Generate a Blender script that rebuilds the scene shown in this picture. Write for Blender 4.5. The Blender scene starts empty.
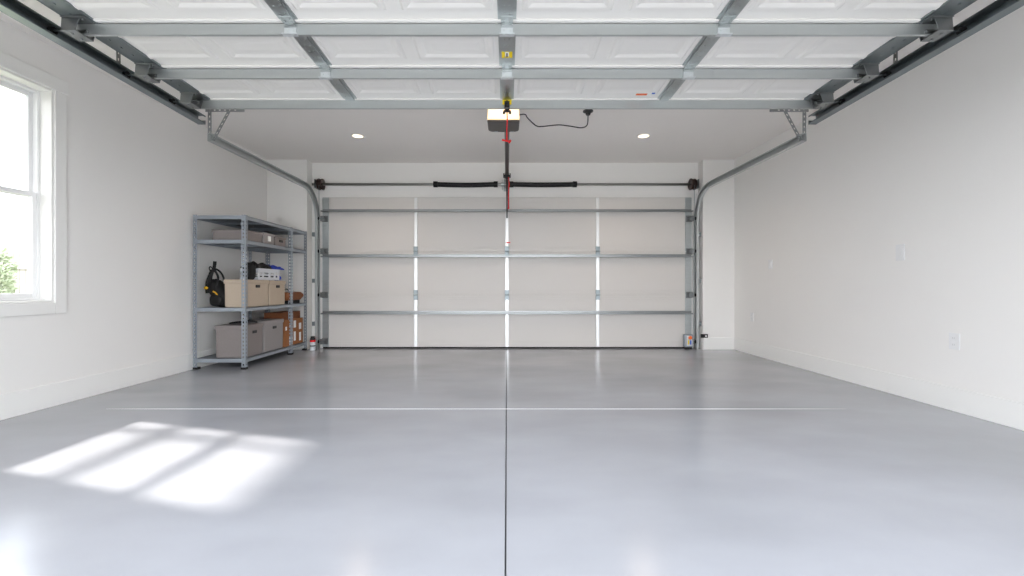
import bpy, bmesh, math, random
from mathutils import Vector, Matrix
random.seed(7)
C = bpy.context.scene.collection
PI = math.pi

# ------------------------------------------------------------------ helpers
def lin(c):
    c = c / 255.0
    return c / 12.92 if c <= 0.04045 else ((c + 0.055) / 1.055) ** 2.4

def rgb(r, g, b):
    return (lin(r), lin(g), lin(b), 1.0)

def mat(name, col, rough=0.5, metal=0.0, noise=0.0, nscale=8.0, rnoise=0.0, bump=0.0, bscale=60.0,
        emit=None, estr=0.0, coat=0.0, stretch=None, spec=0.5):
    m = bpy.data.materials.new(name)
    m.use_nodes = True
    nt = m.node_tree
    b = nt.nodes['Principled BSDF']
    b.inputs['Base Color'].default_value = col
    b.inputs['Roughness'].default_value = rough
    b.inputs['Metallic'].default_value = metal
    b.inputs['Coat Weight'].default_value = coat
    b.inputs['Specular IOR Level'].default_value = spec
    if emit:
        b.inputs['Emission Color'].default_value = emit
        b.inputs['Emission Strength'].default_value = estr
    if noise or rnoise or bump:
        tc = nt.nodes.new('ShaderNodeTexCoord')
        mp = nt.nodes.new('ShaderNodeMapping')
        nt.links.new(tc.outputs['Object'], mp.inputs['Vector'])
        if stretch: mp.inputs['Scale'].default_value = stretch
        n = nt.nodes.new('ShaderNodeTexNoise')
        n.inputs['Scale'].default_value = nscale
        n.inputs['Detail'].default_value = 6
        nt.links.new(mp.outputs['Vector'], n.inputs['Vector'])
        if noise:
            mx = nt.nodes.new('ShaderNodeMixRGB')
            mx.inputs['Color1'].default_value = tuple(max(0, c * (1 - noise)) for c in col[:3]) + (1,)
            mx.inputs['Color2'].default_value = tuple(min(1, c * (1 + noise)) for c in col[:3]) + (1,)
            nt.links.new(n.outputs['Fac'], mx.inputs['Fac'])
            nt.links.new(mx.outputs['Color'], b.inputs['Base Color'])
        if rnoise:
            mr = nt.nodes.new('ShaderNodeMapRange')
            mr.inputs['From Min'].default_value = 0.3; mr.inputs['From Max'].default_value = 0.7
            mr.inputs['To Min'].default_value = max(0.02, rough - rnoise)
            mr.inputs['To Max'].default_value = rough + rnoise
            nt.links.new(n.outputs['Fac'], mr.inputs['Value'])
            nt.links.new(mr.outputs['Result'], b.inputs['Roughness'])
        if bump:
            n2 = nt.nodes.new('ShaderNodeTexNoise')
            n2.inputs['Scale'].default_value = bscale
            nt.links.new(mp.outputs['Vector'], n2.inputs['Vector'])
            bp = nt.nodes.new('ShaderNodeBump')
            bp.inputs['Strength'].default_value = bump
            bp.inputs['Distance'].default_value = 0.002
            nt.links.new(n2.outputs['Fac'], bp.inputs['Height'])
            nt.links.new(bp.outputs['Normal'], b.inputs['Normal'])
    return m

M = {}
M['wall'] = mat('wall_paint', rgb(242, 240, 237), 0.6, noise=0.012, nscale=1.5, bump=0.12, bscale=90)
M['ceiling'] = mat('ceiling_paint', rgb(246, 242, 238), 0.7, noise=0.01, nscale=1.5)
M['trim'] = mat('trim_paint', rgb(243, 242, 239), 0.4)
M['vinyl'] = mat('window_vinyl', rgb(243, 243, 243), 0.3)
M['galv'] = mat('galvanised_steel', rgb(186, 191, 192), 0.36, 0.95, noise=0.14, nscale=9, rnoise=0.08, stretch=(1, 5, 5))
M['galv_dark'] = mat('dull_galvanised_steel', rgb(140, 148, 151), 0.42, 1.0, noise=0.2, nscale=12, rnoise=0.1)
M['strut'] = mat('strut_steel', rgb(196, 200, 200), 0.45, 0.8, noise=0.08, nscale=5, rnoise=0.06, stretch=(0.6, 6, 6))
M['clip'] = mat('bright_zinc_clip', rgb(222, 226, 228), 0.4, 0.6)
M['back_strut'] = mat('back_strut_steel', rgb(146, 149, 150), 0.35, 0.95)
M['strap'] = mat('perforated_strap_steel', rgb(165, 168, 168), 0.5, 0.85, noise=0.1, nscale=20)
M['door_white'] = mat('door_steel_white', rgb(238, 236, 233), 0.45, noise=0.015, nscale=3)
M['door_plain'] = mat('door_insulated_white', rgb(216, 212, 208), 0.5, noise=0.015, nscale=2, bump=0.2, bscale=140)
M['white_stile'] = mat('bright_zinc_stile', rgb(232, 233, 233), 0.38, 0.7)
M['black'] = mat('black_plastic', rgb(26, 26, 28), 0.45)
M['rubber'] = mat('black_rubber', rgb(20, 20, 21), 0.8)
M['spring'] = mat('black_spring_steel', rgb(18, 18, 20), 0.45, 0.4)
M['shaft'] = mat('torsion_shaft_steel', rgb(160, 160, 158), 0.4, 0.9)
M['drum'] = mat('cable_drum_brown', rgb(66, 50, 46), 0.5, 0.3)
M['red'] = mat('red_plastic', rgb(228, 16, 24), 0.4)
M['yellow'] = mat('yellow_label', rgb(244, 214, 20), 0.5)
M['orange'] = mat('orange_plastic', rgb(240, 110, 40), 0.45)
M['blue_print'] = mat('blue_print', rgb(60, 100, 200), 0.5)
M['paper'] = mat('white_paper', rgb(240, 240, 238), 0.6)
M['opener'] = mat('opener_housing', rgb(72, 68, 66), 0.45)
M['opener_grey'] = mat('opener_rail_steel', rgb(120, 118, 114), 0.45, 0.8)
M['lens'] = mat('opener_lamp_lens', rgb(255, 240, 215), 0.4, emit=(1.0, 0.66, 0.34, 1), estr=0.5)
M['led'] = mat('downlight_lamp', rgb(255, 245, 230), 0.4, emit=(1.0, 0.78, 0.56, 1), estr=1.3)
M['shelf'] = mat('shelf_powder_coat', rgb(158, 165, 173), 0.42, 0.35, noise=0.04, nscale=10)
M['shelf_deck'] = mat('shelf_deck_grey', rgb(120, 126, 133), 0.5, 0.2, noise=0.04, nscale=10)
M['grey_box'] = mat('grey_fabric_box', rgb(138, 130, 128), 0.9, noise=0.08, nscale=70, bump=0.5, bscale=260)
M['grey_box2'] = mat('pale_grey_fabric_box', rgb(152, 147, 146), 0.9, noise=0.06, nscale=70, bump=0.5, bscale=260)
M['beige_box'] = mat('beige_canvas_box', rgb(190, 174, 155), 0.85, noise=0.05, nscale=60, bump=0.4, bscale=240)
M['card'] = mat('cardboard', rgb(150, 96, 56), 0.85, noise=0.1, nscale=25)
M['card2'] = mat('dark_cardboard', rgb(124, 74, 42), 0.85, noise=0.15, nscale=25)
M['leather'] = mat('tan_leather', rgb(128, 74, 36), 0.55, noise=0.2, nscale=18, bump=0.4, bscale=80)
M['bag'] = mat('black_nylon', rgb(10, 10, 12), 0.75, noise=0.3, nscale=30, bump=0.5, bscale=150)
M['bag_yellow'] = mat('yellow_webbing', rgb(232, 176, 30), 0.6)
M['navy'] = mat('blue_cloth', rgb(28, 58, 170), 0.8, noise=0.25, nscale=14, bump=0.5, bscale=120)
M['plastic_white'] = mat('white_plastic', rgb(214, 217, 222), 0.4)
M['plate'] = mat('wall_plate_plastic', rgb(236, 236, 236), 0.3)
M['plate_slot'] = mat('wall_plate_slot', rgb(205, 205, 205), 0.5)
M['hole'] = mat('slot_dark', rgb(30, 30, 32), 0.7)
M['joint_dark'] = mat('joint_dark', rgb(70, 71, 74), 0.9)
M['joint_light'] = mat('joint_light', rgb(236, 238, 242), 0.5)
M['drive'] = mat('driveway_concrete', rgb(196, 194, 190), 0.9, noise=0.06, nscale=3)
M['grass'] = mat('lawn', rgb(122, 124, 104), 0.95, noise=0.25, nscale=6)
M['siding'] = mat('exterior_siding', rgb(225, 225, 222), 0.7)
M['roof'] = mat('roof_shingle', rgb(90, 88, 88), 0.9, noise=0.2, nscale=20)
M['timber'] = mat('cedar_timber', rgb(170, 130, 95), 0.8, noise=0.15, nscale=12, stretch=(1, 1, 6))
M['fence'] = mat('fence_boards', rgb(178, 172, 165), 0.85, noise=0.12, nscale=10, stretch=(4, 4, 1))
M['leaf'] = mat('leaf_green', rgb(170, 180, 150), 0.6, noise=0.35, nscale=4)
M['bark'] = mat('bark', rgb(96, 78, 62), 0.9, noise=0.3, nscale=16)

# glass: plain pane, lets daylight through
g = bpy.data.materials.new('window_glass'); g.use_nodes = True
nt = g.node_tree; nt.nodes.clear()
out = nt.nodes.new('ShaderNodeOutputMaterial'); mx = nt.nodes.new('ShaderNodeMixShader')
tr = nt.nodes.new('ShaderNodeBsdfTransparent'); gl = nt.nodes.new('ShaderNodeBsdfGlossy')
gl.inputs['Roughness'].default_value = 0.02
mx.inputs['Fac'].default_value = 0.06
nt.links.new(tr.outputs[0], mx.inputs[1]); nt.links.new(gl.outputs[0], mx.inputs[2]); nt.links.new(mx.outputs[0], out.inputs[0])
M['glass'] = g

# floor: glossy grey epoxy with faint mottling, rub marks and scuffs
def floor_mat():
    m = bpy.data.materials.new('epoxy_floor'); m.use_nodes = True
    nt = m.node_tree; b = nt.nodes['Principled BSDF']
    tc = nt.nodes.new('ShaderNodeTexCoord')
    def noise(scale, detail, st=(1, 1, 1)):
        mp = nt.nodes.new('ShaderNodeMapping'); mp.inputs['Scale'].default_value = st
        nt.links.new(tc.outputs['Object'], mp.inputs['Vector'])
        n = nt.nodes.new('ShaderNodeTexNoise'); n.inputs['Scale'].default_value = scale; n.inputs['Detail'].default_value = detail
        nt.links.new(mp.outputs['Vector'], n.inputs['Vector']); return n
    n1 = noise(0.9, 8, (1, 1.6, 1))
    r1 = nt.nodes.new('ShaderNodeValToRGB')
    r1.color_ramp.elements[0].position = 0.3; r1.color_ramp.elements[0].color = rgb(162, 163, 168)
    r1.color_ramp.elements[1].position = 0.68; r1.color_ramp.elements[1].color = rgb(176, 177, 183)
    nt.links.new(n1.outputs['Fac'], r1.inputs['Fac'])
    n2 = noise(0.7, 3, (0.6, 1.6, 1))
    r2 = nt.nodes.new('ShaderNodeValToRGB')
    r2.color_ramp.elements[0].position = 0.30; r2.color_ramp.elements[0].color = (0.80, 0.80, 0.80, 1)
    r2.color_ramp.elements[1].position = 0.50; r2.color_ramp.elements[1].color = (1, 1, 1, 1)
    nt.links.new(n2.outputs['Fac'], r2.inputs['Fac'])
    mu = nt.nodes.new('ShaderNodeMixRGB'); mu.blend_type = 'MULTIPLY'; mu.inputs['Fac'].default_value = 0.6
    nt.links.new(r1.outputs['Color'], mu.inputs['Color1']); nt.links.new(r2.outputs['Color'], mu.inputs['Color2'])
    nt.links.new(mu.outputs['Color'], b.inputs['Base Color'])
    n3 = noise(0.8, 1.0, (0.8, 1.5, 1))
    mr = nt.nodes.new('ShaderNodeMapRange')
    mr.inputs['From Min'].default_value = 0.0; mr.inputs['From Max'].default_value = 1.0
    mr.inputs['To Min'].default_value = 0.14; mr.inputs['To Max'].default_value = 0.24
    nt.links.new(n3.outputs['Fac'], mr.inputs['Value']); nt.links.new(mr.outputs['Result'], b.inputs['Roughness'])
    n4 = noise(45, 3)
    bp = nt.nodes.new('ShaderNodeBump'); bp.inputs['Strength'].default_value = 0.06; bp.inputs['Distance'].default_value = 0.002
    nt.links.new(n4.outputs['Fac'], bp.inputs['Height']); nt.links.new(bp.outputs['Normal'], b.inputs['Normal'])
    return m
M['floor'] = floor_mat()

# ---- mesh builder
class MB:
    def __init__(s): s.bm = bmesh.new()
    def box(s, x0, x1, y0, y1, z0, z1, mtx=None):
        vs = [s.bm.verts.new(p) for p in ((x0,y0,z0),(x1,y0,z0),(x1,y1,z0),(x0,y1,z0),(x0,y0,z1),(x1,y0,z1),(x1,y1,z1),(x0,y1,z1))]
        for f in ((0,3,2,1),(4,5,6,7),(0,1,5,4),(1,2,6,5),(2,3,7,6),(3,0,4,7)):
            s.bm.faces.new([vs[i] for i in f])
        if mtx is not None:
            for v in vs: v.co = mtx @ v.co
        return vs
    def cyl(s, a, b, r, seg=12, r2=None):
        a = Vector(a); b = Vector(b); d = b - a
        q = d.to_track_quat('Z', 'Y').to_matrix()
        r2 = r if r2 is None else r2
        A = [s.bm.verts.new(a + q @ Vector((math.cos(2*PI*i/seg)*r, math.sin(2*PI*i/seg)*r, 0))) for i in range(seg)]
        B = [s.bm.verts.new(b + q @ Vector((math.cos(2*PI*i/seg)*r2, math.sin(2*PI*i/seg)*r2, 0))) for i in range(seg)]
        for i in range(seg):
            j = (i + 1) % seg
            s.bm.faces.new((A[i], A[j], B[j], B[i]))
        s.bm.faces.new(A[::-1]); s.bm.faces.new(B)
    def tube(s, pts, r, seg=8, flat=1.0):
        pts = [Vector(p) for p in pts]; rings = []
        up = Vector((0.13, 0.21, 0.97))
        for i, p in enumerate(pts):
            d = (pts[min(i+1, len(pts)-1)] - pts[max(i-1, 0)]).normalized()
            x = d.cross(up)
            if x.length < 1e-3: x = d.cross(Vector((1, 0, 0)))
            x.normalize(); y = x.cross(d)
            rings.append([s.bm.verts.new(p + x*math.cos(2*PI*k/seg)*r + y*math.sin(2*PI*k/seg)*r*flat) for k in range(seg)])
        for a, b in zip(rings, rings[1:]):
            for k in range(seg):
                j = (k + 1) % seg
                s.bm.faces.new((a[k], a[j], b[j], b[k]))
        s.bm.faces.new(rings[0][::-1]); s.bm.faces.new(rings[-1])
    def prism(s, poly, axis, a, b):
        def P(u, v, w):
            return {'x': (w, u, v), 'y': (u, w, v), 'z': (u, v, w)}[axis]
        A = [s.bm.verts.new(P(u, v, a)) for u, v in poly]; B = [s.bm.verts.new(P(u, v, b)) for u, v in poly]
        n = len(poly)
        for i in range(n):
            j = (i + 1) % n
            s.bm.faces.new((A[i], A[j], B[j], B[i]))
        s.bm.faces.new(A[::-1]); s.bm.faces.new(B)
    def ring_stamp(s, x0, x1, y0, y1, z, prof):
        # nested rectangle loops (inset, height)
        loops = []
        for ins, h in prof:
            loops.append([s.bm.verts.new(p) for p in ((x0+ins, y0+ins, z+h), (x1-ins, y0+ins, z+h), (x1-ins, y1-ins, z+h), (x0+ins, y1-ins, z+h))])
        for a, b in zip(loops, loops[1:]):
            for k in range(4):
                j = (k + 1) % 4
                s.bm.faces.new((a[k], a[j], b[j], b[k]))
        s.bm.faces.new(loops[-1])
    def ellipsoid(s, c, rx, ry, rz, e=1.0, nu=20, nv=12, noise=0.0, seed=0):
        rnd = random.Random(seed)
        ph = [rnd.uniform(0, 6.28) for _ in range(6)]
        def sp(v): return math.copysign(abs(v) ** e, v)
        rows = []
        for j in range(1, nv):
            t = PI * j / nv - PI / 2; row = []
            for i in range(nu):
                a = 2 * PI * i / nu
                k = 1 + noise * (math.sin(3*a+ph[0]) * math.cos(2*t+ph[1]) + 0.6*math.sin(5*a+ph[2]+3*t))
                row.append(s.bm.verts.new((c[0] + rx*k*sp(math.cos(t))*sp(math.cos(a)), c[1] + ry*k*sp(math.cos(t))*sp(math.sin(a)), c[2] + rz*k*sp(math.sin(t)))))
            rows.append(row)
        b = s.bm.verts.new((c[0], c[1], c[2] - rz)); tp = s.bm.verts.new((c[0], c[1], c[2] + rz))
        for r0, r1 in zip(rows, rows[1:]):
            for i in range(nu):
                j = (i + 1) % nu; s.bm.faces.new((r0[i], r0[j], r1[j], r1[i]))
        for i in range(nu):
            j = (i + 1) % nu
            s.bm.faces.new((b, rows[0][j], rows[0][i])); s.bm.faces.new((tp, rows[-1][i], rows[-1][j]))
    def build(s, name, m, parent=None, bevel=0.0, smooth=False, seg=2, solid=0.0):
        bmesh.ops.recalc_face_normals(s.bm, faces=s.bm.faces) if not solid else None
        me = bpy.data.meshes.new(name); s.bm.to_mesh(me); s.bm.free()
        me.materials.append(m)
        o = bpy.data.objects.new(name, me); C.objects.link(o)
        if parent is not None: o.parent = parent
        if smooth:
            for p in me.polygons: p.use_smooth = True
        if solid:
            md = o.modifiers.new('solid', 'SOLIDIFY'); md.thickness = solid; md.offset = 0
        if bevel:
            md = o.modifiers.new('bevel', 'BEVEL'); md.width = bevel; md.segments = seg; md.limit_method = 'ANGLE'; md.angle_limit = 0.6
        return o

def empty(name, loc, label, cat, group=None):
    o = bpy.data.objects.new(name, None); C.objects.link(o); o.location = loc
    o.empty_display_size = 0.1
    return tag(o, label, cat, group)

def tag(o, label, cat, group=None):
    o['label'] = label; o['category'] = cat
    if group: o['group'] = group
    return o

def struct(o, label=None):
    o['kind'] = 'structure'
    if label: o['label'] = label
    return o

def lab(o, label): o['label'] = label; return o

def copy_thing(r, loc, label, name=None):
    n = r.copy(); C.objects.link(n); n.location = loc; n['label'] = label
    for ch in list(r.children):
        c = ch.copy(); C.objects.link(c); c.parent = n
        for gch in list(ch.children):
            d = gch.copy(); C.objects.link(d); d.parent = c
    return n

def rebase(b, o):      # helper: shift mesh builder verts so they are local to o.location
    for v in b.bm.verts: v.co -= Vector(o)
    return b

# ------------------------------------------------------------------ room
XL, XR, YW, YB, ZC = -3.59, 3.40, 6.58, 6.75, 2.84
YF = 0.72                     # front wall, inner face
JX = -0.005                   # long control joint
b = MB()
for x0, x1 in ((XL-0.15, JX-0.0032), (JX+0.0032, XR+0.15)):
    b.box(x0, x1, 0.3, YB+0.2, -0.12, 0)
b.box(XL-0.15, XR+0.15, 0.3, YB+0.2, -0.12, -0.02)
fl = struct(b.build('floor', M['floor']), 'glossy grey epoxy garage floor')
b = MB(); b.box(JX-0.003, JX+0.003, 0.3, YB, -0.02, -0.009)
lab(b.build('joint', M['joint_dark'], fl), 'dark control joint running away from the camera')
b = MB(); b.prism([(-3.1, 3.4), (-2.2, 3.392), (1.6, 3.392), (2.62, 3.4), (1.6, 3.408), (-2.2, 3.408)], 'z', 0.0001, 0.0008)
lab(b.build('joint', M['joint_light'], fl), 'pale control joint across the floor')
b = MB(); b.box(XL-0.17, XR+0.17, YF-0.17, YB+0.17, ZC, ZC+0.15)
struct(b.build('ceiling', M['ceiling']), 'white painted garage ceiling')

WY0, WY1, WZ0, WZ1 = 2.52, 3.48, 0.82, 2.50       # window opening
b = MB()
b.box(XL-0.17, XL, YF-0.17, WY0, 0, ZC)
b.box(XL-0.17, XL, WY1, YB+0.17, 0, ZC)
b.box(XL-0.17, XL, WY0, WY1, 0, WZ0)
b.box(XL-0.17, XL, WY0, WY1, WZ1, ZC)
struct(b.build('wall_left', M['wall']), 'white wall with the window')
b = MB(); b.box(XR, XR+0.17, YF-0.17, YB+0.17, 0, ZC)
struct(b.build('wall_right', M['wall']), 'blank white wall on the right')
b = MB()
b.box(XL, -2.74, YB, YB+0.17, 0, ZC); b.box(2.74, XR, YB, YB+0.17, 0, ZC); b.box(-2.74, 2.74, YB, YB+0.17, 2.2, ZC)
b.box(XL, -2.99, YW, YB, 0, ZC); b.box(2.93, XR, YW, YB, 0, ZC)
struct(b.build('wall_back', M['wall']), 'white wall around the closed garage door')
b = MB()
b.box(XL, -2.72, YF-0.17, YF, 0, ZC); b.box(2.72, XR, YF-0.17, YF, 0, ZC); b.box(-2.72, 2.72, YF-0.17, YF, 2.28, ZC)
struct(b.build('wall_front', M['wall']), 'front wall with the open doorway')

BH = 0.18
def board(name, x0, x1, y0, y1):
    b = MB(); b.box(x0, x1, y0, y1, 0.0, BH)
    return struct(b.build(name, M['trim'], bevel=0.004))
board('baseboard_left', XL, XL+0.015, YF, YW)
board('baseboard_right', XR-0.015, XR, YF, YW-0.015)
board('baseboard_back', 2.935, XR, YW-0.015, YW)
board('baseboard_back_left', XL+0.015, -2.995, YW-0.015, YW)

# ---- window
win = bpy.data.objects.new('window_1', None); C.objects.link(win); win.location = (XL, 3.02, WZ0)
struct(win, 'tall white double-hung window in the left wall')
def wb(parts, name, m, parent=win, bevel=0.003):
    b = MB()
    for p in parts: b.box(*p)
    rebase(b, (XL, 3.02, WZ0))
    return b.build(name, m, parent, bevel=bevel)
cw = 0.09
wb([(XL, XL+0.02, WY0-cw, WY0, WZ0-cw, WZ1), (XL, XL+0.02, WY1, WY1+cw, WZ0-cw, WZ1),
    (XL, XL+0.024, WY0-cw-0.01, WY1+cw+0.012, WZ1, WZ1+0.105), (XL, XL+0.02, WY0, WY1, WZ0-cw, WZ0)], 'window_casing', M['trim'])
jt = 0.018
wb([(XL-0.16, XL+0.006, WY0, WY0+jt, WZ0, WZ1), (XL-0.16, XL+0.006, WY1-jt, WY1, WZ0, WZ1),
    (XL-0.16, XL+0.006, WY0+jt, WY1-jt, WZ0, WZ0+jt), (XL-0.16, XL+0.006, WY0+jt, WY1-jt, WZ1-jt, WZ1)], 'window_jamb', M['trim'])
fy0, fy1, fz0, fz1 = WY0+jt, WY1-jt, WZ0+jt, WZ1-jt
wb([(XL-0.16, XL-0.085, fy0, fy0+0.02, fz0, fz1), (XL-0.16, XL-0.085, fy1-0.02, fy1, fz0, fz1),
    (XL-0.16, XL-0.085, fy0+0.02, fy1-0.02, fz0, fz0+0.022), (XL-0.16, XL-0.085, fy0+0.02, fy1-0.02, fz1-0.022, fz1)], 'window_frame', M['vinyl'])
ZM = 1.66
def sash(x0, x1, z0, z1):
    y0, y1 = fy0+0.02, fy1-0.02; w = 0.03
    sh = wb([(x0, x1, y0, y0+w, z0, z1), (x0, x1, y1-w, y1, z0, z1), (x0, x1, y0+w, y1-w, z0, z0+0.035), (x0, x1, y0+w, y1-w, z1-0.035, z1)], 'window_sash', M['vinyl'])
    xm = (x0+x1)/2
    wb([(xm-0.003, xm+0.003, y0+w, y1-w, z0+0.035, z1-0.035)], 'pane', M['glass'], sh, 0)
sash(XL-0.118, XL-0.09, fz0+0.022, ZM+0.02)
sash(XL-0.150, XL-0.122, ZM-0.02, fz1-0.022)

# ------------------------------------------------------------------ garage doors
def strut_mesh(half, v, n=0.0):
    b = MB()
    prof = [(0, 0), (0.045, 0), (0.045, 0.003), (0.016, 0.003), (0.012, 0.070), (0.014, 0.070), (0.014, 0.075), (-0.004, 0.075), (-0.004, 0.070), (0, 0.070)]
    b.prism([(v + p, n + h) for p, h in prof], 'x', -half, half)
    return b

def hinge(b, u, v, n, w=0.07):
    b.box(u-w/2, u+w/2, v-0.075, v-0.012, n, n+0.005)
    b.box(u-w/2, u+w/2, v+0.012, v+0.075, n, n+0.005)
    b.box(u-w/2+0.006, u+w/2-0.006, v-0.014, v+0.014, n, n+0.016)
    b.cyl((u-w/2, v, n+0.016), (u+w/2, v, n+0.016), 0.009, 10)
    for du in (-0.02, 0.02):
        for dv in (-0.055, -0.03, 0.03, 0.055):
            b.cyl((u+du, v+dv, n+0.004), (u+du, v+dv, n+0.011), 0.006, 6)

def roller_bracket(root, s, v, n, half, track, big):
    k = 1.0 if big else 0.62
    e = MB()
    u0 = s*(half-0.135*k); u1 = s*(half+0.012)
    a, c = sorted((u0, u1))
    e.box(a, c, v-0.075*k, v+0.075*k, n, n+0.005)
    for dv in (-0.06*k, 0.06*k):                       # two raised cheeks
        cx0, cx1 = s*(half-0.10*k), s*(half+0.012)
        w0, w1 = s*(half-0.075*k), s*(half+0.016)
        poly = [(cx0, n+0.004), (cx1, n+0.004), (w1, n+0.085*k), (w0, n+0.085*k)]
        e.prism(poly, 'y', v+dv-0.0025, v+dv+0.0025)
    a, c = sorted((s*(half-0.078*k), s*(half+0.018)))
    e.box(a, c, v-0.06*k, v+0.06*k, n+0.081*k, n+0.086*k)
    e.cyl((s*(half-0.10*k), v, n+0.055*k), (s*(half+0.02), v, n+0.055*k), 0.012*k, 10)
    for du in (-0.045, -0.105):
        for dv in (-0.045, 0.045):
            uu = s*(half+du*k); e.cyl((uu, v+dv*k, n+0.004), (uu, v+dv*k, n+0.014), 0.008, 6)
    for dv in (-0.03*k, 0.03*k):
        uu = s*(half-0.03*k); e.cyl((uu, v+dv, n+0.085*k), (uu, v+dv, n+0.094*k), 0.008, 6)
    rb = e.build('roller_bracket', M['back_strut'], root, bevel=0.0015, seg=1)
    e = MB(); e.cyl((s*(half-0.09*k), v, n+0.05), (s*(track-0.008), v, n+0.05), 0.0055, 8)
    ro = e.build('roller', M['galv_dark'], rb, smooth=False)
    e = MB(); e.cyl((s*(track-0.022), v, n+0.05), (s*(track+0.002), v, n+0.05), 0.024, 16)
    e.build('wheel', M['rubber'], rb)

def garage_door(name, half, seams, struts, stiles, stamped, track, label, white_stiles, big):
    root = bpy.data.objects.new(name, None); C.objects.link(root)
    struct(root, label)
    face = M['door_white'] if stamped else M['door_plain']
    for v0, v1 in zip(seams, seams[1:]):
        b = MB()
        b.box(-half, half, v0+(0.0015 if stamped else 0), v1-(0.0015 if stamped else 0), -0.044, 0)
        # rolled lips at both ends of the section
        b.box(-half, half, v1-0.024, v1-0.002, 0, 0.012 if stamped else 0.004)
        b.box(-half, half, v0+0.002, v0+0.014, 0, 0.008 if stamped else 0.003)
        if stamped:
            nb = len(stiles) + 1; bw = 2*half/nb
            for i in range(nb):
                for j in range(2):
                    x0 = -half + i*bw + 0.085 + j*(bw-0.17+0.085)/2
                    x1 = x0 + (bw-0.17-0.085)/2
                    b.ring_stamp(x0, x1, v0+0.115, v1-0.10, 0, [(0, -0.002), (0.02, 0.010), (0.042, 0.010), (0.07, 0.001), (0.105, 0.001), (0.125, 0.003)])
        else:
            h = v1 - v0
            for f in (0.06, 0.10, 0.90, 0.94):
                v = v0 + h*f
                b.box(-half, half, v-0.004, v+0.004, 0, 0.0025)
            # long shallow embossed ribs
        b.build('section', face, root, bevel=0.0025, seg=1)
        # end stiles
        for s in (-1, 1):
            e = MB(); w = 0.15 if big else 0.09
            a, c = sorted((s*(half-w), s*(half+0.003)))
            e.box(a, c, v0+0.006, v1-0.006, 0, 0.014)
            a, c = sorted((s*half, s*(half+0.003)))
            e.box(a, c, v0+0.006, v1-0.006, -0.04, 0.016)
            nr = 5
            for i in range(nr):
                vv = v0 + 0.09 + (v1-v0-0.18)*i/(nr-1)
                e.cyl((s*(half-w*0.45), vv, 0.012), (s*(half-w*0.45), vv, 0.019), 0.007, 8)
            e.build('end_stile', M['galv_dark'] if big else M['galv'], root)
        for u in stiles:
            e = MB(); w = 0.038 if big else 0.022
            e.box(u-w, u+w, v0+0.008, v1-0.008, 0, 0.02)
            if big:
                e.box(u-w-0.02, u-w, v0+0.02, v1-0.02, 0, 0.006); e.box(u+w, u+w+0.02, v0+0.02, v1-0.02, 0, 0.006)
                for i in range(6):
                    vv = v0 + 0.1 + (v1-v0-0.2)*i/5
                    for du in (-0.016, 0.016):
                        e.cyl((u+du, vv, 0.018), (u+du, vv, 0.024), 0.005, 6)
            e.build('stile', M['white_stile'] if white_stiles else M['galv'], root)
    for v in struts:
        strut_mesh(half-0.01 if big else half, v, 0.015 if big else 0.018).build('strut', M['strut'] if big else M['back_strut'], root, bevel=0 if big else 0.006)
    if big:
        for v in struts[:-1]:
            for u in stiles:
                e = MB(); e.box(u-0.038, u+0.038, v-0.006, v-0.001, 0.02, 0.088); e.box(u-0.048, u+0.048, v-0.02, v+0.012, 0.086, 0.093)
                for du in (-0.02, 0.02): e.cyl((u+du, v-0.012, 0.096), (u+du, v-0.012, 0.10), 0.006, 6)
                for du in (-0.02, 0.02):
                    for n_ in (0.035, 0.06): e.cyl((u+du, v-0.011, n_), (u+du, v-0.005, n_), 0.006, 6)
                e.build('strut_clip', M['clip'], root)
    for v in seams[1:-1]:
        for u in stiles:
            e = MB(); hinge(e, u, v, 0.02, 0.075 if big else 0.066)
            e.build('hinge', M['galv'] if big else M['galv_dark'], root)
    ends = seams[1:-1] + [seams[-1]-(0.09 if big else 0.33), seams[0]+0.09]
    for v in ends:
        for s in (-1, 1):
            roller_bracket(root, s, v, 0.014, half, track, big)
    return root

SL = 0.034
ov = garage_door('door_1', 2.76, [0.0, 0.545, 1.09, 1.635, 2.18], [0.545, 1.095, 1.64, 2.165], [-1.378, 0.0, 1.378], True, 2.90,
                 'open white sectional garage door lying overhead with stamped panels', False, True)
ov.rotation_euler = (math.atan(SL)*-1, PI, 0)
ang = math.atan(SL)
# local x -> -X, local y -> +Y (dropping with distance), local z -> -Z
mt = Matrix(((-1, 0, 0), (0, math.cos(ang), -math.sin(ang)), (0, -math.sin(ang), -math.cos(ang))))
ov.rotation_euler = mt.to_euler()
ov.location = (0, 1.71, 2.674)
for v, n, yy in ((1.30, 0.0205, 1), ):
    pass
# yellow warning labels, stickers and the operator bracket on the overhead door
def tagbox(parent, name, m, x0, x1, y0, y1, z0, z1, label=None, bevel=0):
    b = MB(); b.box(x0, x1, y0, y1, z0, z1); o = b.build(name, m, parent, bevel=bevel)
    if label: lab(o, label)
    return o
t = tagbox(ov, 'warning_label', M['yellow'], -0.038, 0.038, 1.40, 1.48, 0.020, 0.0212, 'small yellow warning label with white and black marks')
tagbox(t, 'print', M['paper'], -0.014, 0.014, 1.405, 1.458, 0.0212, 0.0218)
tagbox(t, 'print', M['black'], -0.005, 0.005, 1.415, 1.47, 0.0218, 0.0222)
ob = MB()
for du in (-0.018, 0.018):
    ob.box(du-0.003, du+0.003, 2.10, 2.21, 0.05, 0.115)
ob.box(-0.022, 0.022, 2.10, 2.12, 0.052, 0.10)
ob.box(-0.022, 0.022, 2.172, 2.19, 0.06, 0.115)
ob.cyl((-0.034, 2.19, 0.10), (0.034, 2.19, 0.10), 0.009, 8)
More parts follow.
